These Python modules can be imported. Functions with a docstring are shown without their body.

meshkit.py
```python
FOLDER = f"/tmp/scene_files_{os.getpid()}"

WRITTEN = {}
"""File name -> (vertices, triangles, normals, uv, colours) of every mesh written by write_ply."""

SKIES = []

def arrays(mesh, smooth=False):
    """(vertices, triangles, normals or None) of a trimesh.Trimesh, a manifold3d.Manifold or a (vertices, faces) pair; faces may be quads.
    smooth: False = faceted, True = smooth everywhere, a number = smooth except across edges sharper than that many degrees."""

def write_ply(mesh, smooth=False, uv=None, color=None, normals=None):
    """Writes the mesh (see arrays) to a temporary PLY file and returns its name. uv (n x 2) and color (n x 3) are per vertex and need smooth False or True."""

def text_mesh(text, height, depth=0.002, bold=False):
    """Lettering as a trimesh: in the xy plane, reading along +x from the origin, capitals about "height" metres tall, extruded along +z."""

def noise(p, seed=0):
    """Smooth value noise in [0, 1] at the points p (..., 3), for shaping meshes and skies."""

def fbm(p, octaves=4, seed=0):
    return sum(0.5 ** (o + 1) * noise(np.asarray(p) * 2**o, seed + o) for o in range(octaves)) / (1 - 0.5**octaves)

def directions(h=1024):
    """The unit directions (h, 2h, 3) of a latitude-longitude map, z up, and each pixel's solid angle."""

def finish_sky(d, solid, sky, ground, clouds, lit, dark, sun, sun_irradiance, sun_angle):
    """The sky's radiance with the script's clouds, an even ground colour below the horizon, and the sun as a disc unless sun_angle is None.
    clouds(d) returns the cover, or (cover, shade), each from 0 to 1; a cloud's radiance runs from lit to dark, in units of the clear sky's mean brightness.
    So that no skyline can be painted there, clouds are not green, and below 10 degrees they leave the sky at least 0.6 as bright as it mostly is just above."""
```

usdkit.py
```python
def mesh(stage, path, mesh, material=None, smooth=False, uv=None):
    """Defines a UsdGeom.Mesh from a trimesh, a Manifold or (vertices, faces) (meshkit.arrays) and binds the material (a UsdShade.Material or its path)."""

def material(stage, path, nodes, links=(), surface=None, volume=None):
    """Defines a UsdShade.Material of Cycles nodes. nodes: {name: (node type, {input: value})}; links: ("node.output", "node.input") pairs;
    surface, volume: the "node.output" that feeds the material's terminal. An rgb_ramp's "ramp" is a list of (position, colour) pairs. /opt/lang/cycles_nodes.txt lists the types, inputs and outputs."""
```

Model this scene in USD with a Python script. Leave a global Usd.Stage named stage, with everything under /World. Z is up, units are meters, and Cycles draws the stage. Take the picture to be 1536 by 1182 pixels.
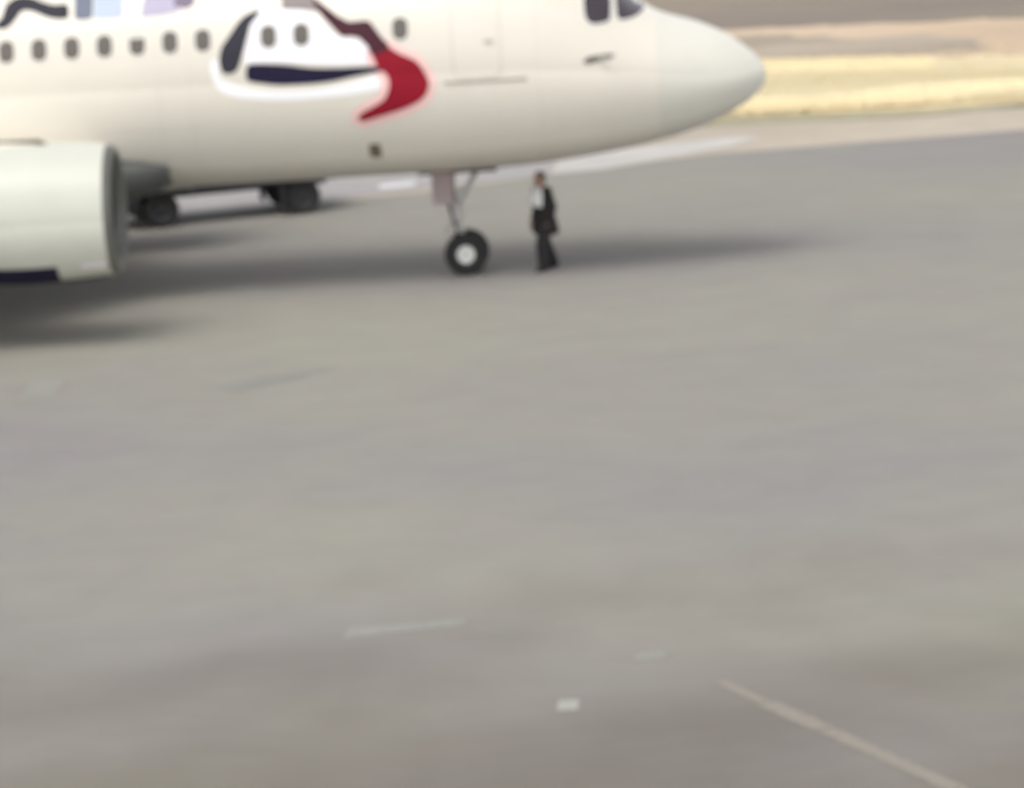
import math, numpy as np, trimesh, usdkit, manifold3d as m3
from pxr import Usd, UsdGeom, UsdLux, UsdShade, Gf, Sdf
from scipy.interpolate import PchipInterpolator
from shapely.geometry import Polygon
from manifold3d import Manifold, CrossSection

stage = Usd.Stage.CreateInMemory()
UsdGeom.SetStageUpAxis(stage, UsdGeom.Tokens.z)
UsdGeom.SetStageMetersPerUnit(stage, 1.0)
UsdGeom.Xform.Define(stage, '/World')
stage.SetDefaultPrim(stage.GetPrimAtPath('/World'))
UsdGeom.Scope.Define(stage, '/World/Looks')
rng = np.random.default_rng(7)

# ------------------------------------------------------------------ camera, sky, sun
YAW, PITCH, ROLL = 0.06882847, 0.15666575, 0.06544985
EXPOSURE = 0.80
SUN_DIR = np.array([-0.22, -0.44, 1.0]); SUN_DIR /= np.linalg.norm(SUN_DIR)
f_ = np.array([-math.sin(YAW) * math.cos(PITCH), math.cos(YAW) * math.cos(PITCH), -math.sin(PITCH)])
r0 = np.array([math.cos(YAW), math.sin(YAW), 0.0]); u0 = np.cross(r0, f_)
r_ = math.cos(ROLL) * r0 - math.sin(ROLL) * u0
u_ = math.sin(ROLL) * r0 + math.cos(ROLL) * u0
cam = UsdGeom.Camera.Define(stage, '/World/camera')
M = Gf.Matrix4d(1.0)
for i, v in enumerate((r_, u_, -f_)):
    M.SetRow(i, Gf.Vec4d(*map(float, v), 0))
M.SetRow(3, Gf.Vec4d(7.49787, -99.71851, 13.6, 1))
cam.AddTransformOp().Set(M)
cam.CreateHorizontalApertureAttr(36.0); cam.CreateVerticalApertureAttr(36.0 * 788 / 1024)
cam.CreateFocalLengthAttr(201.5625)
cam.CreateClippingRangeAttr(Gf.Vec2f(0.5, 6000))
cam.CreateFStopAttr(5.0); cam.CreateFocusDistanceAttr(20.0)
cam.CreateExposureAttr(EXPOSURE)

ELEV = math.asin(SUN_DIR[2]); ROT = math.atan2(SUN_DIR[0], SUN_DIR[1])
sky_m = usdkit.material(stage, '/World/Looks/sky_look', {
    'sky': ('sky_texture', {'sky_type': 'single_scattering', 'sun_disc': False, 'sun_elevation': ELEV, 'sun_rotation': ROT, 'aerosol_density': 3.0}),
    'tc': ('texture_coordinate', {}),
    'n': ('noise_texture', {'scale': 2.2, 'detail': 5.0}),
    'cl': ('rgb_ramp', {'ramp': [(0.3, (0.85, 0.85, 0.85)), (0.7, (1.1, 1.1, 1.1))]}),
    'grey': ('hsv', {'saturation': 0.22, 'value': 1.0}),
    'mul': ('mix', {'mix_type': 'multiply', 'fac': 1.0}),
    'bg': ('background_shader', {'strength': 0.12})},
    [('tc.generated', 'n.vector'), ('n.fac', 'cl.fac'), ('sky.color', 'grey.color'), ('grey.color', 'mul.color1'), ('cl.color', 'mul.color2'), ('mul.color', 'bg.color')], surface='bg.background')
dome = UsdLux.DomeLight.Define(stage, '/World/sky')
UsdShade.MaterialBindingAPI.Apply(dome.GetPrim()).Bind(sky_m)
dome.GetPrim().SetCustomDataByKey('kind', 'structure')
sun = UsdLux.DistantLight.Define(stage, '/World/sun')
sun.CreateIntensityAttr(0.125); sun.CreateAngleAttr(40.0); sun.CreateNormalizeAttr(True)
sun.CreateColorAttr(Gf.Vec3f(1.0, 0.93, 0.82))
z_ = SUN_DIR; x_ = np.cross([0, 1, 0], z_); x_ /= np.linalg.norm(x_); y_ = np.cross(z_, x_)
S = Gf.Matrix4d(1.0)
for i, v in enumerate((x_, y_, z_)):
    S.SetRow(i, Gf.Vec4d(*map(float, v), 0))
sun.AddTransformOp().Set(S)

# ------------------------------------------------------------------ helpers
def L(name, color, rough=0.5, metal=0.0, var=0.12, scale=3.0, bump=0.0, bscale=60.0, coat=0.0, spec=0.5):
    """plain procedural look: colour broken up by noise, optional fine bump"""
    c = np.asarray(color, float)
    nodes = {'g': ('geometry', {}), 'n': ('noise_texture', {'scale': scale, 'detail': 6.0, 'roughness': 0.6}),
             'r': ('rgb_ramp', {'ramp': [(0.25, tuple(c * (1 - var))), (0.75, tuple(np.minimum(c * (1 + var * 0.6), 0.95)))]}),
             'p': ('principled_bsdf', {'roughness': rough, 'metallic': metal, 'coat_weight': coat, 'specular_ior_level': spec})}
    links = [('g.position', 'n.vector'), ('n.fac', 'r.fac'), ('r.color', 'p.base_color')]
    if bump:
        nodes['bn'] = ('noise_texture', {'scale': bscale, 'detail': 4.0}); nodes['b'] = ('bump', {'strength': 0.5, 'distance': bump})
        links += [('g.position', 'bn.vector'), ('bn.fac', 'b.height'), ('b.normal', 'p.normal')]
    return usdkit.material(stage, '/World/Looks/' + name, nodes, links, surface='p.BSDF')

used = {}
def numbered(parent, name):
    k = (parent, name); n = used.get(k, -1) + 1; used[k] = n
    return name if n == 0 else f'{name}_{n:03d}'
def path_of(p): return str(p.GetPath()) if p is not None else '/World'
def obj(name, mesh, mat, parent=None, smooth=False, kind=None, label=None):
    base = path_of(parent)
    p = usdkit.mesh(stage, base + '/' + numbered(base, name), mesh, mat, smooth=smooth).GetPrim()
    if kind: p.SetCustomDataByKey('kind', kind)
    if label: p.SetCustomDataByKey('label', label)
    return p
def tag(p, label, cat, group=None, kind=None):
    p.SetCustomDataByKey('label', label); p.SetCustomDataByKey('category', cat)
    if group: p.SetCustomDataByKey('group', group)
    if kind: p.SetCustomDataByKey('kind', kind)
    return p
def thing(name, label, cat, loc=(0, 0, 0), rz=0.0):
    x = UsdGeom.Xform.Define(stage, '/World/' + numbered('/World', name))
    x.AddTranslateOp().Set(Gf.Vec3d(*map(float, loc))); x.AddRotateZOp().Set(float(rz))
    return tag(x.GetPrim(), label, cat)
def tm(man):
    m = man.to_mesh(); return trimesh.Trimesh(m.vert_properties[:, :3], m.tri_verts, process=False)
def cat(*ms): return trimesh.util.concatenate(list(ms))
def box(x0, x1, y0, y1, z0, z1, r=0.0):
    if r <= 0:
        return tm(Manifold.cube((x1 - x0, y1 - y0, z1 - z0)).translate((x0, y0, z0)))
    s = Manifold.sphere(r, 12)
    return tm(Manifold.batch_hull([s.translate((x, y, z)) for x in (x0 + r, x1 - r) for y in (y0 + r, y1 - r) for z in (z0 + r, z1 - r)]))
def rod(a, b, ra, rb=None, n=20):
    a, b = np.asarray(a, float), np.asarray(b, float); rb = ra if rb is None else rb
    d = b - a; h = np.linalg.norm(d)
    m = trimesh.creation.revolve([[0, 0], [ra, 0], [rb, h], [0, h]], sections=n)
    m.apply_transform(trimesh.geometry.align_vectors([0, 0, 1], d / h)); m.apply_translation(a)
    return m
def revolve_x(profile, center, n=64):
    """profile (x, r); revolved about the x axis through center"""
    m = trimesh.creation.revolve([[r, x] for x, r in profile], sections=n)
    m.apply_transform(np.array([[0, 0, 1, 0], [1, 0, 0, 0], [0, 1, 0, 0], [0, 0, 0, 1.0]]))
    m.apply_translation(center); return m
def revolve_y(profile, center, n=48):
    m = trimesh.creation.revolve([[r, y] for y, r in profile], sections=n)
    m.apply_transform(trimesh.transformations.rotation_matrix(-math.pi / 2, [1, 0, 0]))
    m.apply_translation(center); return m
def loft(rings, cap=True):
    rings = [np.asarray(r, float) for r in rings]; n = len(rings[0]); v = np.vstack(rings); f = []
    for i in range(len(rings) - 1):
        a, b = i * n, (i + 1) * n
        for j in range(n):
            k = (j + 1) % n; f += [[a + j, a + k, b + k], [a + j, b + k, b + j]]
    if cap:
        for i, flip in ((0, True), (len(rings) - 1, False)):
            c = len(v); v = np.vstack([v, rings[i].mean(0)])
            for j in range(n):
                k = (j + 1) % n; t = [i * n + j, i * n + k, c]; f.append(t[::-1] if flip else t)
    m = trimesh.Trimesh(v, f, process=False)
    m.fix_normals(); return m

# ------------------------------------------------------------------ looks
def ground_look(name, c1, c2, c3, big, seed, rough=0.9, stretch=1.0, near_vignette=False):
    more, links = {}, [('b.color', 'p.base_color')]
    if near_vignette:                                            # lens vignette put into the tarmac colour: darker, ragged towards the near end
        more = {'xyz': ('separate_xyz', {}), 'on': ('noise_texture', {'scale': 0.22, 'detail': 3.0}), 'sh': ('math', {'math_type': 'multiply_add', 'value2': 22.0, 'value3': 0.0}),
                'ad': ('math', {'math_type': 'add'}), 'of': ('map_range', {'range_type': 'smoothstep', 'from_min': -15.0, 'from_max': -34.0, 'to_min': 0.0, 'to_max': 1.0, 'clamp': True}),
                'vig': ('mix', {'mix_type': 'multiply', 'color2': (0.66, 0.625, 0.57)})}
        links = [('g.position', 'xyz.vector'), ('g.position', 'on.vector'), ('on.fac', 'sh.value1'), ('xyz.y', 'ad.value1'), ('sh.value', 'ad.value2'), ('ad.value', 'of.value'), ('of.result', 'vig.fac'), ('b.color', 'vig.color1'), ('vig.color', 'p.base_color')]
    return usdkit.material(stage, '/World/Looks/' + name, {**more,
        'g': ('geometry', {}),
        'm': ('mapping', {'location': (seed, seed * 0.7, 0.0), 'scale': (stretch, 1.0, 1.0)}),
        'n1': ('noise_texture', {'scale': big, 'detail': 3.0, 'roughness': 0.5}),
        'n2': ('noise_texture', {'scale': 0.9, 'detail': 8.0, 'roughness': 0.65}),
        'n3': ('noise_texture', {'scale': 90.0, 'detail': 3.0}),
        'r1': ('rgb_ramp', {'ramp': [(0.3, c1), (0.5, c2), (0.7, c3)]}),
        'r2': ('rgb_ramp', {'ramp': [(0.3, (0.93, 0.93, 0.935)), (0.7, (1.04, 1.035, 1.03))]}),
        'r3': ('rgb_ramp', {'ramp': [(0.3, (0.82, 0.82, 0.82)), (0.7, (1.12, 1.12, 1.12))]}),
        'a': ('mix', {'mix_type': 'multiply', 'fac': 1.0}), 'b': ('mix', {'mix_type': 'multiply', 'fac': 0.8}),
        'bp': ('bump', {'strength': 0.5, 'distance': 0.004}),
        'p': ('principled_bsdf', {'roughness': rough, 'specular_ior_level': 0.3})},
        [('g.position', 'm.vector'), ('m.vector', 'n1.vector'), ('g.position', 'n2.vector'), ('g.position', 'n3.vector'), ('n1.fac', 'r1.fac'), ('n2.fac', 'r2.fac'), ('n3.fac', 'r3.fac'),
         ('r1.color', 'a.color1'), ('r2.color', 'a.color2'), ('a.color', 'b.color1'), ('r3.color', 'b.color2'), *links, ('n3.fac', 'bp.height'), ('bp.normal', 'p.normal')], surface='p.BSDF')

TARMAC = ground_look('tarmac_look', (0.226, 0.211, 0.208), (0.247, 0.235, 0.208), (0.266, 0.256, 0.214), 0.085, 3.0, near_vignette=True)
CONCRETE = ground_look('concrete_look', (0.20, 0.185, 0.172), (0.215, 0.20, 0.185), (0.235, 0.215, 0.20), 0.15, 9.0)
PALE = ground_look('pale_concrete_look', (0.40, 0.38, 0.355), (0.46, 0.44, 0.41), (0.53, 0.51, 0.475), 0.45, 5.0)
MIDC = ground_look('grey_concrete_look', (0.29, 0.275, 0.275), (0.32, 0.305, 0.30), (0.35, 0.335, 0.32), 0.3, 5.0)
SHOULDER = ground_look('shoulder_look', (0.36, 0.315, 0.25), (0.41, 0.36, 0.29), (0.46, 0.40, 0.32), 0.12, 2.0)
STRAW = ground_look('straw_soil_look', (0.50, 0.42, 0.24), (0.60, 0.51, 0.32), (0.68, 0.58, 0.38), 0.3, 14.0, stretch=0.3)
PEACH = ground_look('dry_soil_look', (0.42, 0.32, 0.225), (0.50, 0.385, 0.27), (0.56, 0.44, 0.32), 0.2, 1.0, stretch=0.3)
ROAD = ground_look('far_road_look', (0.18, 0.15, 0.135), (0.225, 0.19, 0.15), (0.27, 0.225, 0.165), 0.05, 6.0)
STAIN = ground_look('stain_look', (0.19, 0.187, 0.17), (0.215, 0.21, 0.19), (0.235, 0.23, 0.205), 0.4, 6.0)
FIELD = ground_look('field_look', (0.16, 0.15, 0.08), (0.22, 0.20, 0.11), (0.28, 0.25, 0.14), 0.02, 6.0)
PAINT = L('worn_paint', (0.235, 0.212, 0.175), 0.7, var=0.35, scale=14)
PAINTW = L('worn_white_paint', (0.32, 0.31, 0.28), 0.7, var=0.2, scale=9)
PAINTB = L('white_paint', (0.62, 0.62, 0.62), 0.7, var=0.15, scale=3)
PAINTF = L('faded_paint', (0.245, 0.238, 0.215), 0.8, var=0.2, scale=9)
GRASS = L('dry_straw', (0.66, 0.56, 0.36), 0.85, var=0.3, scale=5)

WHITE = L('aircraft_white', (0.70, 0.66, 0.575), 0.32, var=0.035, scale=0.8, coat=0.3)
RADOME = L('radome_paint', (0.645, 0.625, 0.555), 0.35, var=0.05, scale=1.0, coat=0.2)
NACELLE = L('nacelle_white', (0.55, 0.56, 0.485), 0.5, var=0.04, scale=1.2, coat=0.2)
BRIGHT = L('trim_white', (0.88, 0.88, 0.89), 0.3, var=0.02, coat=0.3)
LILAC = L('trim_lilac_white', (0.84, 0.83, 0.88), 0.3, var=0.02, coat=0.3)
PINK = L('trim_pale_pink', (0.84, 0.55, 0.52), 0.35, var=0.05, coat=0.3)
RED = L('livery_red', (0.27, 0.008, 0.022), 0.6, var=0.15, spec=0.2)
MAROON = L('livery_maroon', (0.065, 0.018, 0.028), 0.6, var=0.15, spec=0.2)
TAUPE = L('livery_taupe', (0.20, 0.165, 0.16), 0.4, var=0.1)
CHAR = L('livery_charcoal', (0.035, 0.033, 0.045), 0.6, var=0.15, spec=0.2)
NAVY = L('livery_navy', (0.014, 0.011, 0.036), 0.6, var=0.15, spec=0.2)
SLATE = L('title_slate', (0.09, 0.11, 0.18), 0.4, var=0.1)
PALEBLUE = L('title_pale_blue', (0.40, 0.47, 0.60), 0.4, var=0.06)
LAVENDER = L('title_lavender', (0.38, 0.35, 0.48), 0.4, var=0.06)
PLUM = L('title_plum', (0.13, 0.10, 0.17), 0.4, var=0.1)
GLASS = L('window_glass', (0.115, 0.10, 0.085), 0.3, var=0.1, scale=6)
CKGLASS = L('cockpit_glass', (0.03, 0.022, 0.027), 0.08, var=0.1, coat=0.5)
FRAME = L('window_frame_paint', (0.70, 0.68, 0.63), 0.35, var=0.04)
SEAM = L('seam_grey', (0.40, 0.36, 0.31), 0.5, var=0.1)
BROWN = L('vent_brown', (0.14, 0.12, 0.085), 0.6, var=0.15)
METAL = L('bare_metal', (0.55, 0.54, 0.52), 0.33, metal=0.9, var=0.08)
GREYM = L('strut_grey', (0.52, 0.50, 0.48), 0.45, metal=0.1, var=0.1)
RIM = L('rim_pale', (0.72, 0.72, 0.69), 0.4, var=0.08)
TYRE = L('tyre_rubber', (0.012, 0.0115, 0.011), 0.8, var=0.2, scale=20)
LIPM = L('lip_grey', (0.14, 0.14, 0.125), 0.4, metal=0.4, var=0.1)
DUCT = L('duct_dark', (0.07, 0.075, 0.07), 0.5, var=0.1)
BLADE = L('fan_blade_metal', (0.10, 0.10, 0.105), 0.35, metal=0.8, var=0.1)
DOORP = L('gear_door_taupe', (0.40, 0.325, 0.315), 0.5, var=0.1)
BAY = L('bay_dark', (0.05, 0.05, 0.045), 0.8, var=0.2)

# ------------------------------------------------------------------ the ground and what is painted on it
def sheet(name, pts, z, mat, rough_edge=0.0, label=None, smooth_n=0, top=True):
    p = np.asarray(pts, float)
    if rough_edge:                                       # break straight edges up
        out = []
        for a, b in zip(p, np.roll(p, -1, 0)):
            n = max(1, int(np.linalg.norm(b - a) / (rough_edge * 2.5)))
            for t in np.arange(n) / n:
                out.append(a + (b - a) * t + (rng.normal(0, rough_edge, 2) if t > 0 else 0))
        p = np.array(out)
    poly = Polygon(p).buffer(0)
    if poly.geom_type != 'Polygon': poly = max(poly.geoms, key=lambda q: q.area)
    v, f = trimesh.creation.triangulate_polygon(poly, engine='earcut')
    v3 = np.column_stack([v, np.full(len(v), z)])
    m = trimesh.Trimesh(v3, f, process=False)
    if m.face_normals[:, 2].mean() < 0: m.invert()
    o = obj(name, m, mat, kind='structure')
    if label: o.SetCustomDataByKey('label', label)
    return o

R = 3000
sheet('ground', [(-R, -R), (R, -R), (R, R), (-R, R)], -0.02, FIELD)
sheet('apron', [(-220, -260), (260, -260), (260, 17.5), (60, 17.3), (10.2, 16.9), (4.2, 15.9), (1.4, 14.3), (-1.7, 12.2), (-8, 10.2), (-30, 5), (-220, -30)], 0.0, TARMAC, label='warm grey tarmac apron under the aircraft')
sheet('far_apron', [(-220, -30), (-30, 5), (-8, 10.2), (-1.7, 12.2), (1.4, 14.3), (4.2, 15.9), (10.2, 16.9), (60, 17.3), (260, 17.5), (260, 23), (60, 23), (8.5, 21.0), (4.6, 21.6), (-20, 22.5), (-220, 22.5)], -0.004, SHOULDER, label='pale tan shoulder between the tarmac and the dry grass')
sheet('grey_strip', [(-9, 9.9), (-4.3, 11.1), (-2.9, 12.2), (-1.4, 12.9), (0.7, 13.9), (0.7, 16.8), (-3.5, 15.6), (-9, 14.0)], 0.004, MIDC, label='light grey concrete strip behind the nose gear')
sheet('paint_mark', [(-2.65, 13.1), (-1.95, 13.35), (-2.0, 14.0), (-2.7, 13.75)], 0.008, PAINTB, 0.02, label='white paint mark seen under the belly')
sheet('pale_strip', [(0.75, 13.95), (1.7, 14.25), (3.0, 15.5), (4.2, 16.9), (4.9, 18.3), (4.4, 18.7), (3.1, 18.2), (1.5, 17.3), (0.75, 16.8)], 0.004, PALE, label='pale concrete strip running behind the nose of the aircraft')
sheet('straw_verge', [(-60, 22.6), (-20, 22.55), (4.6, 21.7), (8.5, 21.1), (14, 22.6), (60, 23.1), (60, 33), (11, 31.5), (4.4, 34.2), (-20, 35), (-60, 35)], 0.006, STRAW, 0.12, label='bright straw coloured strip of dry grass beyond the nose')
sheet('verge_edge_shade', [(-60, 21.9), (-20, 21.8), (4.6, 20.9), (8.0, 20.4), (10.5, 21.4), (14, 22.2), (14, 22.6), (8.5, 21.6), (4.6, 22.4), (-20, 22.9), (-60, 23)], 0.011, L('verge_shade_olive', (0.33, 0.30, 0.19), 0.9, var=0.2, scale=1.5), 0.05, label='olive strip painted as the shaded front edge of the straw verge')  # shade along the front of the verge, put into the colour of a strip
BRIGHTSTRAW = ground_look('bright_straw_look', (0.66, 0.54, 0.30), (0.77, 0.64, 0.38), (0.84, 0.72, 0.46), 0.3, 4.0, stretch=0.3)
TAUPESOIL = ground_look('taupe_soil_look', (0.29, 0.245, 0.19), (0.345, 0.29, 0.225), (0.40, 0.34, 0.27), 0.3, 8.0, stretch=0.3)
sheet('straw_streak', [(-30, 22.8), (4.6, 22.4), (6.6, 22.0), (8.2, 22.6), (9.6, 24.3), (12, 25.0), (16, 25.2), (16, 26.4), (8.6, 26.6), (6.0, 25.4), (4.4, 25.9), (-30, 26.4)], 0.011, BRIGHTSTRAW, 0.10, label='brightest yellow streak of dry grass just beyond the nose')
sheet('straw_streak', [(-30, 32.2), (4.4, 31.2), (7.0, 30.3), (8.7, 30.2), (8.6, 32.6), (6.5, 33.4), (4.4, 34.0), (-30, 34.4)], 0.011, BRIGHTSTRAW, 0.10, label='pale yellow streak at the far side of the straw verge')
sheet('taupe_soil', [(-30, 35.2), (4.4, 34.4), (7.0, 33.6), (9.6, 33.2), (9.9, 36.0), (8.6, 37.6), (6.5, 38.0), (4.5, 40.2), (-30, 41)], 0.006, TAUPESOIL, 0.15, label='taupe bare soil behind the straw verge')
sheet('dry_soil', [(-60, 35.0), (-20, 35.0), (4.4, 34.2), (11, 31.5), (60, 33), (60, 41.2), (11, 40.3), (4.4, 41.8), (-60, 43)], 0.001, PEACH, 0.15, label='peach coloured dry soil band beyond the straw strip')
sheet('far_road', [(-220, 43), (-60, 43), (4.4, 41.8), (11, 40.3), (60, 41.2), (260, 42), (260, 74), (-220, 74)], -0.008, ROAD, label='brown grey road past the dry soil band')

# worn marks on the tarmac
sheet('tarmac_streak', [(-3.5, -11.6), (-2.4, -10.6), (-1.35, -10.1), (-1.9, -11.2), (-2.9, -12.2)], 0.004, STAIN, 0.08)
a, b = np.array([5.28, -35.72]), np.array([7.80, -41.51])
d = (b - a) / np.linalg.norm(b - a); n = np.array([-d[1], d[0]])
for s0, s1, w in ((-0.1, 1.25, 0.08), (1.27, 2.9, 0.13), (2.98, 6.4, 0.11), (6.41, 12.0, 0.11)):
    sheet('painted_line', [a + d * s0 - n * w, a + d * s1 - n * w, a + d * s1 + n * w, a + d * s0 + n * w], 0.004, PAINT, 0.015, label='faded cream painted line on the tarmac')
sheet('paint_mark', [(3.42, -36.75), (3.66, -36.75), (3.66, -36.2), (3.42, -36.2)], 0.004, PAINTW, 0.01, label='small white paint mark near the faded line')
sheet('paint_mark', [(4.2, -34.2), (4.55, -34.15), (4.57, -33.8), (4.2, -33.85)], 0.004, PAINTF, 0.01)
sheet('paint_mark', [(0.6, -32.0), (2.05, -31.5), (2.05, -31.2), (0.6, -31.4)], 0.004, PAINTF, 0.02)
sheet('paint_mark', [(-6.35, -11.6), (-5.8, -11.6), (-5.8, -9.8), (-6.35, -9.8)], 0.004, PAINTF, 0.03)

# dry grass standing on the verge: one mass nobody could count
def tufts(n, x0, x1, y0, y1, h):
    c = np.column_stack([rng.uniform(x0, x1, n), rng.uniform(y0, y1, n)])
    V, Fc = [], []
    for k in range(3):
        an = rng.uniform(0, 2 * np.pi, n); hh = h * rng.uniform(0.5, 1.2, n); w = 0.02 + 0.02 * rng.random(n)
        dx, dy = np.cos(an) * w, np.sin(an) * w
        lean = rng.normal(0, 0.35, (n, 2)) * hh[:, None]
        base = sum(len(x) for x in V)
        V.append(np.stack([np.column_stack([c[:, 0] - dx, c[:, 1] - dy, np.full(n, 0.005)]), np.column_stack([c[:, 0] + dx, c[:, 1] + dy, np.full(n, 0.005)]), np.column_stack([c[:, 0] + lean[:, 0], c[:, 1] + lean[:, 1], hh])], 1).reshape(-1, 3))
        Fc.append(np.arange(3 * n).reshape(-1, 3) + base)
    return trimesh.Trimesh(np.vstack(V), np.vstack(Fc), process=False)
g = obj('dry_grass', cat(tufts(6000, -20, 30, 23.0, 34.0, 0.045), tufts(5000, -20, 30, 22.2, 22.7, 0.12)), GRASS)
tag(g, 'short bleached dry grass growing on the straw verge beyond the nose', 'grass', kind='stuff')

# ------------------------------------------------------------------ the airliner
NX = 5.42
def prof(pts):
    p = np.array(pts, float); return PchipInterpolator(np.sqrt(NX - p[:, 0]), p[:, 1])
BOT = prof([(5.42,3.2),(5.36,3.02),(5.24,2.88),(4.82,2.61),(4.22,2.355),(3.62,2.19),(2.91,2.055),(2.2,1.965),(1.26,1.88),(.12,1.838),(-1.5,1.83),(-16,1.83),(-20,2.25),(-25,3.3),(-28.4,4.3)])
TOP = prof([(5.42,3.2),(5.36,3.42),(5.11,3.70),(4.67,4.02),(4.21,4.225),(3.6,4.43),(3.25,4.66),(2.4,5.42),(1.6,5.8),(.5,5.96),(-1,5.98),(-20,5.98),(-25,5.75),(-28.4,4.95)])
WID = prof([(5.42,0),(5.3,.36),(5.0,.72),(4.5,1.05),(3.6,1.42),(2.6,1.7),(1.4,1.89),(0,1.965),(-1,1.975),(-17,1.975),(-22,1.55),(-26,.75),(-28.4,.28)])
CEN = prof([(5.42,3.2),(4.5,3.3),(3,3.55),(1,3.8),(-1,3.9),(-17,3.9),(-22,4.3),(-28.4,4.65)])
def surf_y(x, z):
    u = np.sqrt(np.maximum(NX - x, 0)); zc = CEN(u)
    h = np.where(z > zc, TOP(u) - zc, zc - BOT(u))
    return -WID(u) * np.sqrt(np.maximum(1 - ((z - zc) / np.maximum(h, 1e-6)) ** 2, 0))
def surf_n(x, z):
    e = 0.01
    ty = (surf_y(x + e, z) - surf_y(x - e, z)) / (2 * e); tz = (surf_y(x, z + e) - surf_y(x, z - e)) / (2 * e)
    nn = np.column_stack([ty, -np.ones_like(ty), tz])
    return nn / np.linalg.norm(nn, axis=1, keepdims=True)
def on_skin(poly, lo, hi, side=-1, step=0.07, holes=()):
    """a thin plate that lies on the fuselage skin: poly in (x, z), from lo to hi metres above the skin"""
    cs = CrossSection([list(map(tuple, poly))] + [list(map(tuple, h)) for h in holes], m3.FillRule.EvenOdd)
    man = cs.extrude(1.0).refine_to_length(step)
    m = tm(man); v = np.array(m.vertices)
    x, z, t = v[:, 0], v[:, 1], v[:, 2]
    p = np.column_stack([x, surf_y(x, z), z]) + surf_n(x, z) * (lo + (hi - lo) * t)[:, None]
    if side > 0: p[:, 1] *= -1
    out = trimesh.Trimesh(p, m.faces, process=False)
    if out.volume < 0: out.invert()
    return out
def curve(pts, n=6):
    """a closed smooth outline through the points"""
    p = np.asarray(pts, float); q = np.vstack([p[-2:], p, p[:3]]); out = []
    for i in range(1, len(p) + 1):
        p0, p1, p2, p3 = q[i], q[i + 1], q[i + 2], q[min(i + 3, len(q) - 1)]
        for t in np.arange(n) / n:
            out.append(0.5 * ((2 * p1) + (-p0 + p2) * t + (2 * p0 - 5 * p1 + 4 * p2 - p3) * t * t + (-p0 + 3 * p1 - 3 * p2 + p3) * t ** 3))
    poly = Polygon(out).buffer(0)
    if poly.geom_type != 'Polygon': poly = max(poly.geoms, key=lambda g: g.area)
    return list(poly.exterior.coords)[:-1]
def rrect(cx, cz, w, h, r, n=6):
    out = []
    for sx, sz, a0 in ((1, 1, 0), (-1, 1, 90), (-1, -1, 180), (1, -1, 270)):
        for k in range(n + 1):
            an = math.radians(a0 + 90 * k / n); out.append((cx + sx * (w / 2 - r) + r * math.cos(an), cz + sz * (h / 2 - r) + r * math.sin(an)))
    return out

plane = thing('passenger_jet', 'cream white passenger jet with red and navy emblem behind its nose', 'airplane')
us = np.concatenate([np.linspace(0.02, 1.2, 30), np.linspace(1.25, math.sqrt(NX + 28.4), 90)])
th = np.linspace(0, 2 * np.pi, 96, endpoint=False)
rings = []
for u in us:
    zc, zt, zb, w = CEN(u), TOP(u), BOT(u), WID(u); x = NX - u * u
    s = np.sin(th); rings.append(np.column_stack([np.full(96, x), -w * np.cos(th), np.where(s > 0, zc + (zt - zc) * s, zc + (zc - zb) * s)]))
k4 = int(np.argmin(np.abs(us - math.sqrt(NX - 3.6))))
body = obj('fuselage', loft(rings[k4:]), WHITE, plane, smooth=35)
obj('radome', loft(rings[:k4 + 1]), RADOME, plane, smooth=35)

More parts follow.
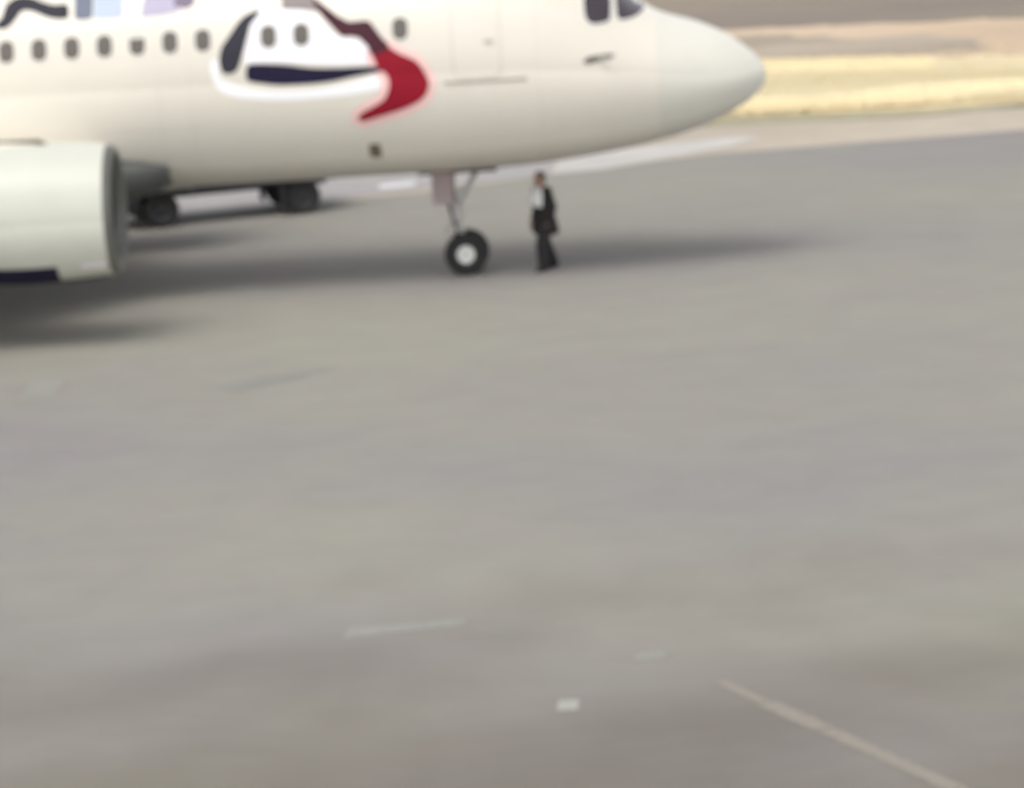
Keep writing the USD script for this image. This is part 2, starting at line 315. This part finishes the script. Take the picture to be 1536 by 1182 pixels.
# cabin windows: frame + pane
for i in range(44):
    x = -0.76 - 0.5685 * i
    if i in (1, 2, 5): continue                            # painted over by the emblem
    fr = obj('window', on_skin(rrect(x, 4.55, 0.31, 0.42, 0.14), -0.02, 0.006, holes=[rrect(x, 4.55, 0.265, 0.37, 0.12)]), FRAME, plane)
    obj('pane', on_skin(rrect(x, 4.55, 0.265, 0.37, 0.12), -0.02, 0.003), GLASS, fr)
for i in (8, 14, 15, 20, 23, 27, 30, 34, 38):
    x = -0.76 - 0.5685 * i; hh = (0.07, 0.16, 0.2, 0.12)[i % 4]
    wp = stage.GetPrimAtPath(f'/World/passenger_jet/window_{i - (3 if i > 5 else 2):03d}')
    obj('shade', on_skin(rrect(x, 4.735 - hh / 2 - 0.02, 0.235, hh, 0.03), 0.0, 0.005), FRAME, wp)
SEAMF = L('panel_seam_grey', (0.62, 0.58, 0.50), 0.5, var=0.1)
for x in (-5.0, -4.45, 1.55, 3.595):
    obj('panel_seam', on_skin([(x, 2.2), (x + 0.012, 2.2), (x + 0.012, 4.15 if x > 3 else 5.5), (x, 4.15 if x > 3 else 5.5)], -0.02, 0.001), SEAMF, plane)
for z in (3.05,):
    obj('panel_seam', on_skin([(-22, z), (-4.2, z), (-4.2, z + 0.012), (-22, z + 0.012)], -0.02, 0.001, step=0.3), SEAMF, plane)
# cockpit windows
for pts in ([(2.43,5.14),(2.78,5.04),(2.83,4.50),(2.72,4.41),(2.50,4.42),(2.40,4.60)], [(2.92,4.97),(3.03,4.87),(3.36,4.56),(3.34,4.49),(3.20,4.43),(2.98,4.43),(2.93,4.6)]):
    fr = obj('cockpit_window', on_skin(curve(np.array(pts) + (np.array(pts) - np.mean(pts, 0)) * 0.16, 3), -0.02, 0.005, step=0.05), FRAME, plane)
    obj('pane', on_skin(curve(pts, 3), -0.02, 0.010, step=0.05), CKGLASS, fr)
# forward door: seam outline, sill, handle, small window
dz = rrect(0.53, 4.52, 0.83, 1.78, 0.16)
dr = obj('door', on_skin(rrect(0.53, 4.52, 0.81, 1.76, 0.15), -0.02, 0.004), WHITE, plane, smooth=30)
obj('door_seam', on_skin(dz, -0.02, 0.003, holes=[rrect(0.53, 4.52, 0.805, 1.755, 0.15)]), SEAM, dr)
obj('door_handle', on_skin(rrect(0.75, 4.25, 0.16, 0.05, 0.02), 0.0, 0.02), SEAM, dr)
obj('door_sill', on_skin([(-0.06, 3.61), (0.68, 3.605), (1.36, 3.60), (1.36, 3.555), (0.68, 3.56), (-0.06, 3.565)], -0.02, 0.012), SEAM, dr)
# radome joint, probe plate, vent, belly drain mast
pr = obj('probe_plate', on_skin([(2.33,3.78),(2.42,3.86),(2.69,3.885),(2.89,3.875),(2.81,3.81),(2.63,3.78),(2.42,3.745)], -0.02, 0.01), L('probe_grey', (0.11, 0.09, 0.075), 0.5), plane)
obj('probe', rod((2.62, -1.70, 3.83), (2.82, -1.80, 3.80), 0.02, 0.012), METAL, pr)
obj('vent_panel', on_skin(rrect(-1.37, 2.42, 0.2, 0.26, 0.04), -0.02, 0.006), BROWN, plane)

# livery: the emblem's pieces and what shows of the title above the windows
red_pts = [(-1.24,4.16),(-0.99,4.25),(-0.8,4.14),(-0.53,4.0),(-0.40,3.82),(-0.32,3.62),(-0.36,3.45),(-0.48,3.31),(-0.71,3.2),(-0.93,3.13),(-1.24,3.05),(-1.51,2.99),(-1.58,3.04),(-1.54,3.12),(-1.31,3.24),(-1.13,3.34),(-1.03,3.5),(-1.0,3.67),(-1.05,3.81),(-1.16,3.9),(-1.22,4.03)]
mar_pts = [(-2.23,5.11),(-2.04,4.95),(-1.84,4.79),(-1.65,4.68),(-1.44,4.69),(-1.29,4.67),(-1.2,4.54),(-1.09,4.38),(-0.99,4.25),(-1.24,4.16),(-1.28,4.26),(-1.35,4.37),(-1.45,4.47),(-1.59,4.51),(-1.74,4.51),(-1.84,4.6),(-1.98,4.76),(-2.11,4.91)]
def widened(pts, d):
    return list(Polygon(pts).buffer(d).simplify(0.01).exterior.coords)[:-1]
inner = [(-3.20,5.02),(-2.76,4.98),(-2.25,4.9),(-1.86,4.5),(-1.46,4.4),(-1.2,4.1),(-1.25,3.98),(-1.6,4.0),(-2.06,4.02),(-2.63,4.09),(-3.37,4.13),(-3.47,4.16),(-3.39,4.51),(-3.30,4.80)]
emb = obj('emblem', on_skin(curve(inner, 3), -0.02, 0.002), LILAC, plane, label='pale lilac white field of the emblem')
obj('white_border', on_skin(curve([(-3.93,4.18),(-3.91,3.91),(-3.75,3.81),(-3.55,3.72),(-3.12,3.63),(-2.55,3.6),(-1.97,3.63),(-1.5,3.71),(-1.12,3.83),(-1.04,3.67),(-1.2,3.54),(-1.6,3.48),(-1.98,3.45),(-2.68,3.43),(-3.36,3.49),(-3.76,3.58),(-3.98,3.75),(-4.06,3.99),(-4.03,4.19)], 3), -0.02, 0.003), BRIGHT, emb)
obj('pink_border', on_skin(widened(red_pts, 0.13), -0.02, 0.004), PINK, emb)
obj('charcoal_arc', on_skin(curve([(-3.16,5.0),(-3.25,4.86),(-3.34,4.76),(-3.41,4.54),(-3.49,4.3),(-3.55,4.12),(-3.63,3.99),(-3.74,3.96),(-3.84,3.98),(-3.89,4.09),(-3.9,4.23),(-3.85,4.41),(-3.78,4.51),(-3.68,4.64),(-3.54,4.82),(-3.4,4.93)], 4), -0.02, 0.006), CHAR, emb)
obj('navy_band', on_skin(curve([(-3.39,4.09),(-3.09,4.09),(-2.74,4.05),(-2.34,3.98),(-1.95,3.95),(-1.54,3.94),(-1.12,3.93),(-1.12,3.86),(-1.4,3.82),(-1.66,3.78),(-1.96,3.73),(-2.29,3.71),(-2.65,3.71),(-2.92,3.72),(-3.17,3.76),(-3.42,3.82),(-3.45,3.95)], 4), -0.02, 0.008), NAVY, emb)
obj('red_hook', on_skin(curve(red_pts, 3), -0.02, 0.010), RED, emb)
obj('maroon_band', on_skin(widened(curve(mar_pts, 2), 0.03), -0.02, 0.012), MAROON, emb)
obj('taupe_end', on_skin([(-2.80,5.36),(-2.42,5.36),(-2.16,5.08),(-2.11,4.92),(-2.24,4.93),(-2.5,4.97),(-2.78,4.99)], -0.02, 0.009), TAUPE, emb)
ttl = obj('title', on_skin(curve([(-7.78,5.0),(-7.66,5.12),(-7.58,5.33),(-7.38,5.44),(-7.15,5.42),(-6.95,5.34),(-6.74,5.28),(-6.52,5.27),(-6.50,5.06),(-6.71,5.05),(-6.92,5.11),(-7.13,5.20),(-7.3,5.21),(-7.40,5.10),(-7.50,4.99),(-7.64,4.93)], 4), -0.02, 0.006), CHAR, plane, label='dark curling stroke of the title above the windows')
obj('title_stroke', on_skin(rrect(-6.23, 5.24, 0.32, 0.46, 0.08), -0.02, 0.006), SLATE, ttl)
obj('title_stroke', on_skin(rrect(-5.80, 5.23, 0.50, 0.43, 0.06), -0.02, 0.005), PALEBLUE, ttl)
obj('title_stroke', on_skin([(-5.14,5.45),(-4.58,5.42),(-4.56,5.05),(-4.9,5.01),(-5.23,5.0),(-5.21,5.17)], -0.02, 0.005), LAVENDER, ttl)
obj('title_stroke', on_skin([(-4.63,5.45),(-4.26,5.42),(-4.32,5.14),(-4.46,5.09),(-4.66,5.14)], -0.02, 0.007), PLUM, ttl)

# wings, tail
def foil(chord, tc, n=22):
    x = 0.5 * (1 - np.cos(np.linspace(0, np.pi, n)))
    t = 5 * tc * (0.2969 * np.sqrt(x) - 0.126 * x - 0.3516 * x ** 2 + 0.2843 * x ** 3 - 0.1036 * x ** 4)
    c = 0.06 * x * (1 - x)
    up = np.column_stack([x, c + t]); lo = np.column_stack([x, c - t])[::-1][1:-1]
    return np.vstack([up, lo]) * chord
def wing(side):
    rings = []
    for y, le, ch, zz, tc in ((0.6, -5.6, 7.2, 2.30, 0.15), (1.9, -6.05, 6.5, 2.40, 0.15), (5.75, -8.0, 4.3, 2.78, 0.12), (11, -10.7, 3.0, 3.25, 0.11), (16.6, -13.5, 1.6, 3.75, 0.10)):
        fo = foil(ch, tc); rings.append(np.column_stack([le - fo[:, 0], np.full(len(fo), side * y), zz + fo[:, 1]]))
    return loft(rings)
for side in (-1, 1):
    w = obj('wing', wing(side), WHITE, plane, smooth=35)
    obj('winglet', loft([np.column_stack([-13.5 - foil(c, 0.08)[:, 0] - dx, side * (16.6 + foil(c, 0.08)[:, 1] + dy), np.full(42, zz)]) for c, dx, dy, zz in ((1.6, 0, 0.02, 3.5), (1.3, 0.35, 0.06, 4.2), (0.7, 0.9, 0.2, 4.9))]), WHITE, w, smooth=35)
for side in (-1, 1):
    rings = []
    for y, le, ch, zz in ((0.2, -23.6, 4.0, 4.75), (6.2, -27.0, 1.5, 5.3)):
        fo = foil(ch, 0.1); rings.append(np.column_stack([le - fo[:, 0], np.full(len(fo), side * y), zz + fo[:, 1]]))
    obj('tailplane', loft(rings), WHITE, plane, smooth=35)
rings = []
for zz, le, ch in ((5.3, -20.6, 6.6), (11.7, -26.0, 2.4)):
    fo = foil(ch, 0.1); rings.append(np.column_stack([le - fo[:, 0], fo[:, 1], np.full(len(fo), zz)]))
obj('tail_fin', loft(rings), WHITE, plane, smooth=35)
# belly fairing
rings = []
for x, k in ((-5.0, 0.02), (-5.35, 0.40), (-5.8, 0.7), (-6.6, 0.9), (-8, 1.0), (-11, 1.0), (-12.5, 0.8), (-13.8, 0.4), (-14.8, 0.02)):
    ph = np.linspace(0, 2 * np.pi, 48, endpoint=False)
    rings.append(np.column_stack([np.full(48, x), (1.5 + 0.62 * k) * np.cos(ph), 2.35 + np.where(np.sin(ph) < 0, (0.40 + 0.42 * k), 0.35 * k) * np.sign(np.sin(ph)) * np.abs(np.sin(ph)) ** 0.8]))
obj('belly_fairing', loft(rings), L('fairing_grey', (0.085, 0.09, 0.085), 0.45, var=0.06), plane, smooth=40)

# engines
for side in (-1, 1):
    c = (-5.30, side * 5.75, 2.19)
    outer = [(-0.14, 1.095), (-0.35, 1.12), (-0.8, 1.15), (-1.5, 1.165), (-2.3, 1.13), (-3.0, 1.02), (-3.5, 0.90), (-3.5, 0.84), (-3.0, 0.85)]
    e = obj('engine', revolve_x(outer, c), NACELLE, plane, smooth=40)
    lip = [(-0.14, 1.095), (-0.06, 1.065), (-0.015, 1.03), (0.0, 0.985), (-0.02, 0.94), (-0.10, 0.90), (-0.2, 0.885)]
    obj('inlet_lip', revolve_x(lip, c), LIPM, e, smooth=True)
    obj('inlet_duct', revolve_x([(-0.2, 0.885), (-0.6, 0.87), (-1.0, 0.88), (-1.05, 0.30)], c), DUCT, e, smooth=40)
    obj('spinner', revolve_x([(-0.55, 0.001), (-0.62, 0.10), (-0.8, 0.22), (-1.05, 0.30)], c), CHAR, e, smooth=True)
    for k in range(24):
        bl = box(-0.93, -0.90, -0.06, 0.06, 0.27, 0.85)
        bl.apply_transform(trimesh.transformations.rotation_matrix(0.6, [0, 0, 1], [-0.91, 0, 0]))
        bl.apply_transform(trimesh.transformations.rotation_matrix(2 * math.pi * k / 24, [1, 0, 0])); bl.apply_translation(c)
        obj('fan_blade', bl, BLADE, e)
    obj('exhaust_core', revolve_x([(-2.9, 0.80), (-3.6, 0.66), (-4.4, 0.46), (-4.4, 0.30), (-4.9, 0.02)], c), DUCT, e, smooth=40)
    # navy paint on the underside, deeper towards the rear
    for x0, x1, half in ((-3.2, -1.0, 46), (-1.0, -0.20, 20)):
        xs = np.linspace(x0, x1, 14); an = np.radians(np.linspace(-half, half, 17)); P = PchipInterpolator([p[0] for p in outer[6::-1]], [p[1] for p in outer[6::-1]])
        lay = []
        for off in (-0.01, 0.004):
            lay.append(np.array([[c[0] + x, c[1] + (P(x) + off) * math.sin(t), c[2] - (P(x) + off) * math.cos(t)] for x in xs for t in an]))
        nx, na = len(xs), len(an); v = np.vstack(lay); N = nx * na; F = []
        for i in range(nx - 1):
            for j in range(na - 1):
                q = [i * na + j, (i + 1) * na + j, (i + 1) * na + j + 1, i * na + j + 1]
                F += [[q[0] + N, q[1] + N, q[2] + N], [q[0] + N, q[2] + N, q[3] + N]]
        m = trimesh.Trimesh(v, F, process=False); m.remove_unreferenced_vertices()
        if (m.face_normals[:, 2]).mean() > 0: m.invert()
        obj('navy_panel', m, NAVY, e, smooth=True)
    obj('latch_panel', box(c[0] - 0.62, c[0] - 0.2, c[1] + (-0.84 if side < 0 else 0.70), c[1] + (-0.70 if side < 0 else 0.84), c[2] - 0.87, c[2] - 0.72, 0.03), GREYM, e)
    # dark plate on the cowl crest, added for the shadow line under the wing
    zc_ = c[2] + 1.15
    obj('shade_plate', tm(Manifold.hull_points([(c[0] + x, c[1] + y, z) for x, z in ((-1.02, zc_ - 0.05), (-1.25, zc_ + 0.09), (-2.6, zc_ + 0.10), (-2.7, zc_ - 0.06)) for y in (-0.10, 0.0)])), BROWN, e)
    # pylon
    py = []
    for x, zt, zb in ((-6.6, 3.36, 3.28), (-7.4, 3.42, 3.0), (-8.6, 3.25, 2.7), (-10.5, 2.95, 2.6), (-11.8, 2.85, 2.65)):
        w = 0.16; py.append([(x, c[1] - w, zb), (x, c[1] + w, zb), (x, c[1] + w * 0.7, zt), (x, c[1] - w * 0.7, zt)])
    obj('pylon', loft(py), WHITE, e, smooth=30)

# nose gear
leg = obj('nose_leg', cat(rod((-0.36, 0, 2.02), (-0.13, 0, 0.95), 0.105), rod((-0.15, 0, 1.02), (-0.02, 0, 0.42), 0.07), rod((0, -0.30, 0.38), (0, 0.30, 0.38), 0.055), rod((-0.2, 0, 1.3), (-0.13, 0, 0.95), 0.125)), GREYM, plane, smooth=40)
obj('drag_strut', cat(rod((-0.17, -0.05, 1.08), (0.34, -0.05, 1.96), 0.05), rod((-0.17, 0.05, 1.08), (0.34, 0.05, 1.96), 0.05)), GREYM, leg, smooth=40)
obj('torque_link', cat(rod((-0.22, 0, 0.98), (-0.34, 0, 0.74), 0.035), rod((-0.34, 0, 0.74), (-0.08, 0, 0.48), 0.035)), GREYM, leg, smooth=40)
obj('taxi_light', cat(revolve_x([(0.0, 0.001), (0.02, 0.09), (0.10, 0.10), (0.11, 0.001)], (-0.12, -0.13, 1.42)), revolve_x([(0.0, 0.001), (0.02, 0.09), (0.10, 0.10), (0.11, 0.001)], (-0.12, 0.13, 1.42))), RIM, leg, smooth=40)
obj('hose', cat(rod((-0.30, -0.11, 1.8), (-0.24, -0.12, 1.2), 0.018), rod((-0.24, -0.12, 1.2), (-0.10, -0.09, 0.55), 0.018)), TYRE, leg, smooth=40)
for side in (-1, 1):
    y = side * 0.25
    ty = revolve_y([(-0.09, 0.155), (-0.105, 0.22), (-0.112, 0.30), (-0.09, 0.355), (-0.05, 0.378), (0, 0.382), (0.05, 0.378), (0.09, 0.355), (0.112, 0.30), (0.105, 0.22), (0.09, 0.155)], (0, y, 0.38))
    t = obj('nose_wheel', ty, TYRE, plane, smooth=50)
    rm = obj('rim', revolve_y([(-0.075, 0.001), (-0.085, 0.05), (-0.06, 0.07), (-0.055, 0.11), (-0.085, 0.14), (-0.088, 0.158), (0.088, 0.158), (0.085, 0.14), (0.055, 0.11), (0.06, 0.07), (0.085, 0.05), (0.075, 0.001)], (0, y, 0.38)), RIM, t, smooth=30)
    obj('hub_cap', revolve_y([(-0.11, 0.001), (-0.105, 0.045), (-0.08, 0.05), (0.08, 0.05), (0.105, 0.045), (0.11, 0.001)], (0, y, 0.38)), METAL, t, smooth=30)
    dm = box(-0.52, -0.16, -0.012, 0.012, 1.28, 1.86, 0.01); dm.apply_translation((0, side * 0.33, 0))
    obj('gear_door', dm, DOORP, plane)
obj('gear_bay', box(-0.75, 0.62, -0.30, 0.30, 1.815, 1.87), BAY, plane)

# main gear
for side in (-1, 1):
    lg = obj('main_leg', rod((-11.0, side * 3.8, 2.4), (-11.0, side * 3.8, 0.55), 0.14), GREYM, plane, smooth=40)
    for q in (-0.42, 0.42):
        t = obj('main_wheel', revolve_y([(-0.16, 0.26), (-0.2, 0.40), (-0.16, 0.54), (-0.08, 0.58), (0.08, 0.58), (0.16, 0.54), (0.2, 0.40), (0.16, 0.26)], (-11.0, side * 3.8 + q, 0.58)), TYRE, plane, smooth=50)
        obj('rim', revolve_y([(-0.14, 0.001), (-0.12, 0.2), (-0.15, 0.262), (0.15, 0.262), (0.12, 0.2), (0.14, 0.001)], (-11.0, side * 3.8 + q, 0.58)), RIM, t, smooth=30)

# ------------------------------------------------------------------ ground vehicle beyond the belly
rz = math.degrees(math.atan2(10.62 - 9.68, -4.13 + 6.77))
tr = thing('service_truck', 'dark wheeled service truck half hidden behind the belly of the jet', 'truck', (-5.45, 10.15, 0), rz)
TR = L('truck_dark', (0.016, 0.015, 0.018), 0.5, var=0.15)
TRB = L('truck_body', (0.30, 0.30, 0.29), 0.45, var=0.08)
obj('chassis', cat(box(-2.2, 2.0, -0.35, 0.35, 0.50, 0.68), box(-2.3, 2.15, -0.85, 0.85, 0.62, 0.80, 0.03)), TR, tr)
for x in (-1.40, 1.40):
    for y in (-0.80, 0.80):
        w = obj('wheel', revolve_y([(-0.10, 0.2), (-0.14, 0.27), (-0.12, 0.335), (0, 0.35), (0.12, 0.335), (0.14, 0.27), (0.10, 0.2)], (x, y, 0.35)), TYRE, tr, smooth=50)
        obj('rim', revolve_y([(-0.09, 0.001), (-0.07, 0.15), (-0.10, 0.205), (0.10, 0.205), (0.07, 0.15), (0.09, 0.001)], (x, y, 0.35)), TR, w, smooth=30)
    obj('mudguard', box(x - 0.42, x + 0.42, -0.96, 0.96, 0.64, 0.74, 0.02), TR, tr)
for x in (-1.86, 1.0):
    for y in (-0.86, 0.86):
        obj('mudflap', box(x - 0.02, x + 0.02, y - 0.14, y + 0.14, 0.12, 0.64), TYRE, tr)
obj('battery_box', box(-2.1, -1.85, -0.9, -0.5, 0.30, 0.615, 0.03), TR, tr)
cab = obj('cab', tm(Manifold.hull_points([(x, y, z) for x, z in ((0.55, 0.802), (2.1, 0.802), (2.15, 1.25), (1.75, 1.95), (0.6, 2.0)) for y in (-0.84, 0.84)])), TRB, tr)
for y in (-0.845, 0.845):
    obj('side_window', tm(Manifold.hull_points([(x, y + q, z) for x, z in ((0.75, 1.3), (1.85, 1.3), (1.62, 1.85), (0.75, 1.88)) for q in (-0.006, 0.006)])), CKGLASS, cab)
obj('load_box', box(-2.25, 0.5, -0.84, 0.84, 0.802, 1.75, 0.04), TRB, tr)

# ------------------------------------------------------------------ the person beside the nose wheel
SKIN = L('skin', (0.36, 0.22, 0.16), 0.55, var=0.08, scale=20)
HAIR = L('grey_hair', (0.07, 0.066, 0.065), 0.8, var=0.3, scale=60)
JACKET = L('dark_jacket', (0.011, 0.0095, 0.009), 0.85, var=0.25, scale=12)
TROUS = L('dark_trousers', (0.011, 0.010, 0.0095), 0.85, var=0.25, scale=12)
SHIRT = L('white_shirt', (0.88, 0.88, 0.86), 0.8, var=0.04, scale=12)
SHOE = L('dark_shoe', (0.02, 0.018, 0.018), 0.6, var=0.2)
EYE = L('eye_dark', (0.03, 0.025, 0.02), 0.2)
def sph(p, r, n=24): return Manifold.sphere(r, n).translate(tuple(map(float, p)))
def bone(a, ra, b, rb): return Manifold.batch_hull([sph(a, ra), sph(b, rb)])
def chain(js): return Manifold.batch_boolean([bone(*js[i], *js[i + 1]) for i in range(len(js) - 1)], m3.OpType.Add)
def soft(man, l=0.025, it=8):
    m = tm(man.refine_to_length(l)); m.merge_vertices(); trimesh.smoothing.filter_taubin(m, iterations=it); return m
# faces +x; joints in metres
J = {}
for s, k in ((1, 'l'), (-1, 'r')):
    st = 0.19 * s                                            # a short step
    J['hip' + k] = (0.0, 0.11 * s, 0.90); J['knee' + k] = (0.05 + st * 0.55, 0.125 * s, 0.49); J['ank' + k] = (-0.03 + st, 0.13 * s, 0.085)
    J['sh' + k] = (0.015, 0.185 * s, 1.40); J['el' + k] = (-0.03 - 0.03 * s, 0.235 * s, 1.12); J['wr' + k] = (0.06 - 0.03 * s, 0.225 * s, 0.88)
def torso(g=0.0):
    parts = [Manifold.batch_hull([sph((0, .09, .93), .105 + g), sph((0, -.09, .93), .105 + g), sph((0, .075, 1.12), .10 + g), sph((0, -.075, 1.12), .10 + g)]),
             Manifold.batch_hull([sph((0, .075, 1.12), .10 + g), sph((0, -.075, 1.12), .10 + g), sph((.02, .10, 1.32), .105 + g), sph((.02, -.10, 1.32), .105 + g)]),
             Manifold.batch_hull([sph((.02, .10, 1.32), .105 + g), sph((.02, -.10, 1.32), .105 + g), sph((.015, .16, 1.405), .062 + g), sph((.015, -.16, 1.405), .062 + g), sph((.015, 0, 1.45), .06 + g)])]
    return Manifold.batch_boolean(parts, m3.OpType.Add)
def hand(k, s):
    w = np.array(J['wr' + k]); e = np.array(J['el' + k]); d = (w - e) / np.linalg.norm(w - e)
    fwd = np.array([1.0, 0, 0]) - d * d[0]; fwd /= np.linalg.norm(fwd); inn = np.array([0, -s, 0.0])
    parts = [Manifold.batch_hull([sph(w, .026), sph(w + d * .085 + fwd * .032, .013), sph(w + d * .09 - fwd * .030, .013), sph(w + d * .03 + fwd * .02, .018)])]
    for q, ln in zip((.032, .011, -.010, -.030), (.072, .082, .076, .060)):
        p0 = w + d * .08 + fwd * q; p1 = p0 + d * ln * .5 + inn * .006; p2 = p1 + d * ln * .38 + inn * .018; p3 = p2 + d * ln * .2 + inn * .02
        parts.append(chain([(p0, .0095), (p1, .009), (p2, .0085), (p3, .007)]))
    t0 = w + d * .03 + fwd * .02; t1 = t0 + d * .03 + fwd * .03 + inn * .008; t2 = t1 + d * .035 + fwd * .01 + inn * .012
    parts.append(chain([(t0, .013), (t1, .011), (t2, .009)]))
    return Manifold.batch_boolean(parts, m3.OpType.Add)
hc = np.array([0.055, 0, 1.625])
head = Manifold.batch_hull([sph(hc + (-.012, 0, .02), .098), sph(hc + (.035, 0, -.06), .055), sph(hc + (.048, 0, -.095), .028), sph(hc + (.01, .03, -.03), .07), sph(hc + (.01, -.03, -.03), .07)])
parts = [torso(), head, bone((.015, 0, 1.44), .058, hc + (-.005, 0, -.06), .056)]
parts += [Manifold.batch_hull([sph(hc + (.085, 0, .012), .010), sph(hc + (.112, 0, -.028), .013), sph(hc + (.085, .012, -.034), .010), sph(hc + (.085, -.012, -.034), .010)])]
parts += [Manifold.batch_hull([sph(hc + (-.012, s * .092, .012), .014), sph(hc + (-.006, s * .088, -.03), .010), sph(hc + (-.02, s * .098, .0), .012)]) for s in (1, -1)]
for s, k in ((1, 'l'), (-1, 'r')):
    parts += [chain([(J['sh' + k], .056), (J['el' + k], .042), (J['wr' + k], .028)]), hand(k, s)]
    parts += [chain([(J['hip' + k], .098), (J['knee' + k], .060), (J['ank' + k], .042)])]
    ax = np.array(J['ank' + k]); parts.append(Manifold.batch_hull([sph(ax + (-.03, 0, -.045), .035), sph(ax + (.13, 0, -.058), .025), sph(ax, .04)]))
pers = thing('person', 'person in dark jacket over white shirt standing ahead of the nose wheel', 'person', (1.40, -0.136, 0.0), 216.0)
bd = obj('body', soft(Manifold.batch_boolean(parts, m3.OpType.Add), 0.012, 6), SKIN, pers, smooth=True)
sh = torso(0.03) - Manifold.cube((1, 1, .5), True).translate((0, 0, 1.47 + .25))
obj('shirt', soft(sh), SHIRT, pers, smooth=True)
jk = [torso(0.034)]
jk.append(Manifold.batch_hull([sph((0, .085, 1.0), .145), sph((0, -.085, 1.0), .145), sph((-.015, .11, .72), .18), sph((-.015, -.11, .72), .18)]) - Manifold.cube((2, 2, .4), True).translate((0, 0, .44)))
for k in 'lr': jk.append(chain([(J['sh' + k], .076), (J['el' + k], .060), (J['wr' + k], .046)]))
jk = Manifold.batch_boolean(jk, m3.OpType.Add) - Manifold.cube((1, 1, .5), True).translate((0, 0, 1.485 + .25))
jk = jk - Manifold.hull_points([(x, y, z) for x in (0.0, 0.5) for y, z in ((-.14, 1.14), (.14, 1.14), (.185, 1.34), (-.185, 1.34), (.09, 1.6), (-.09, 1.6))])
obj('jacket', soft(jk), JACKET, pers, smooth=True)
tr_ = [Manifold.batch_hull([sph((0, .09, .92), .128), sph((0, -.09, .92), .128), sph((0, 0, .99), .115)])]
for k in 'lr': tr_.append(chain([(J['hip' + k], .128), (J['knee' + k], .116), (np.array(J['ank' + k]) + (0, 0, .0), .095)]))
tr_ = Manifold.batch_boolean(tr_, m3.OpType.Add) - Manifold.cube((2, 2, .2), True).translate((0, 0, -.045))
obj('trousers', soft(tr_), TROUS, pers, smooth=True)
for k in 'lr':
    ax = np.array(J['ank' + k]); obj('shoe', soft(Manifold.batch_hull([sph(ax + (-.035, 0, -.04), .042), sph(ax + (.14, .008, -.052), .031), sph(ax + (.14, -.014, -.052), .030), sph(ax + (.01, 0, .0), .05)]) - Manifold.cube((1, 1, .2), True).translate((0, ax[1], -.098)), 0.02, 3), SHOE, pers, smooth=40)
hr = Manifold.batch_hull([sph(hc + (-.018, 0, .028), .108), sph(hc + (-.03, 0, -.03), .09)]) - Manifold.hull_points([(x, y, hc[2] + z) for y in (-.2, .2) for x, z in ((hc[0] + .055, .2), (hc[0] + .035, .045), (hc[0] - .02, -.02), (hc[0] - .03, -.2), (hc[0] + .4, -.2), (hc[0] + .4, .2))])
obj('hair', soft(hr, 0.02, 4), HAIR, pers, smooth=True)
for s in (1, -1):
    obj('eye', tm(sph(hc + (.080, s * .034, .008), .012)), EYE, pers, smooth=True)
obj('mouth', tm(Manifold.batch_hull([sph(hc + (.083, .02, -.066), .006), sph(hc + (.088, 0, -.066), .008), sph(hc + (.083, -.02, -.066), .006)])), L('lips', (0.25, 0.11, 0.09), 0.5), pers, smooth=True)
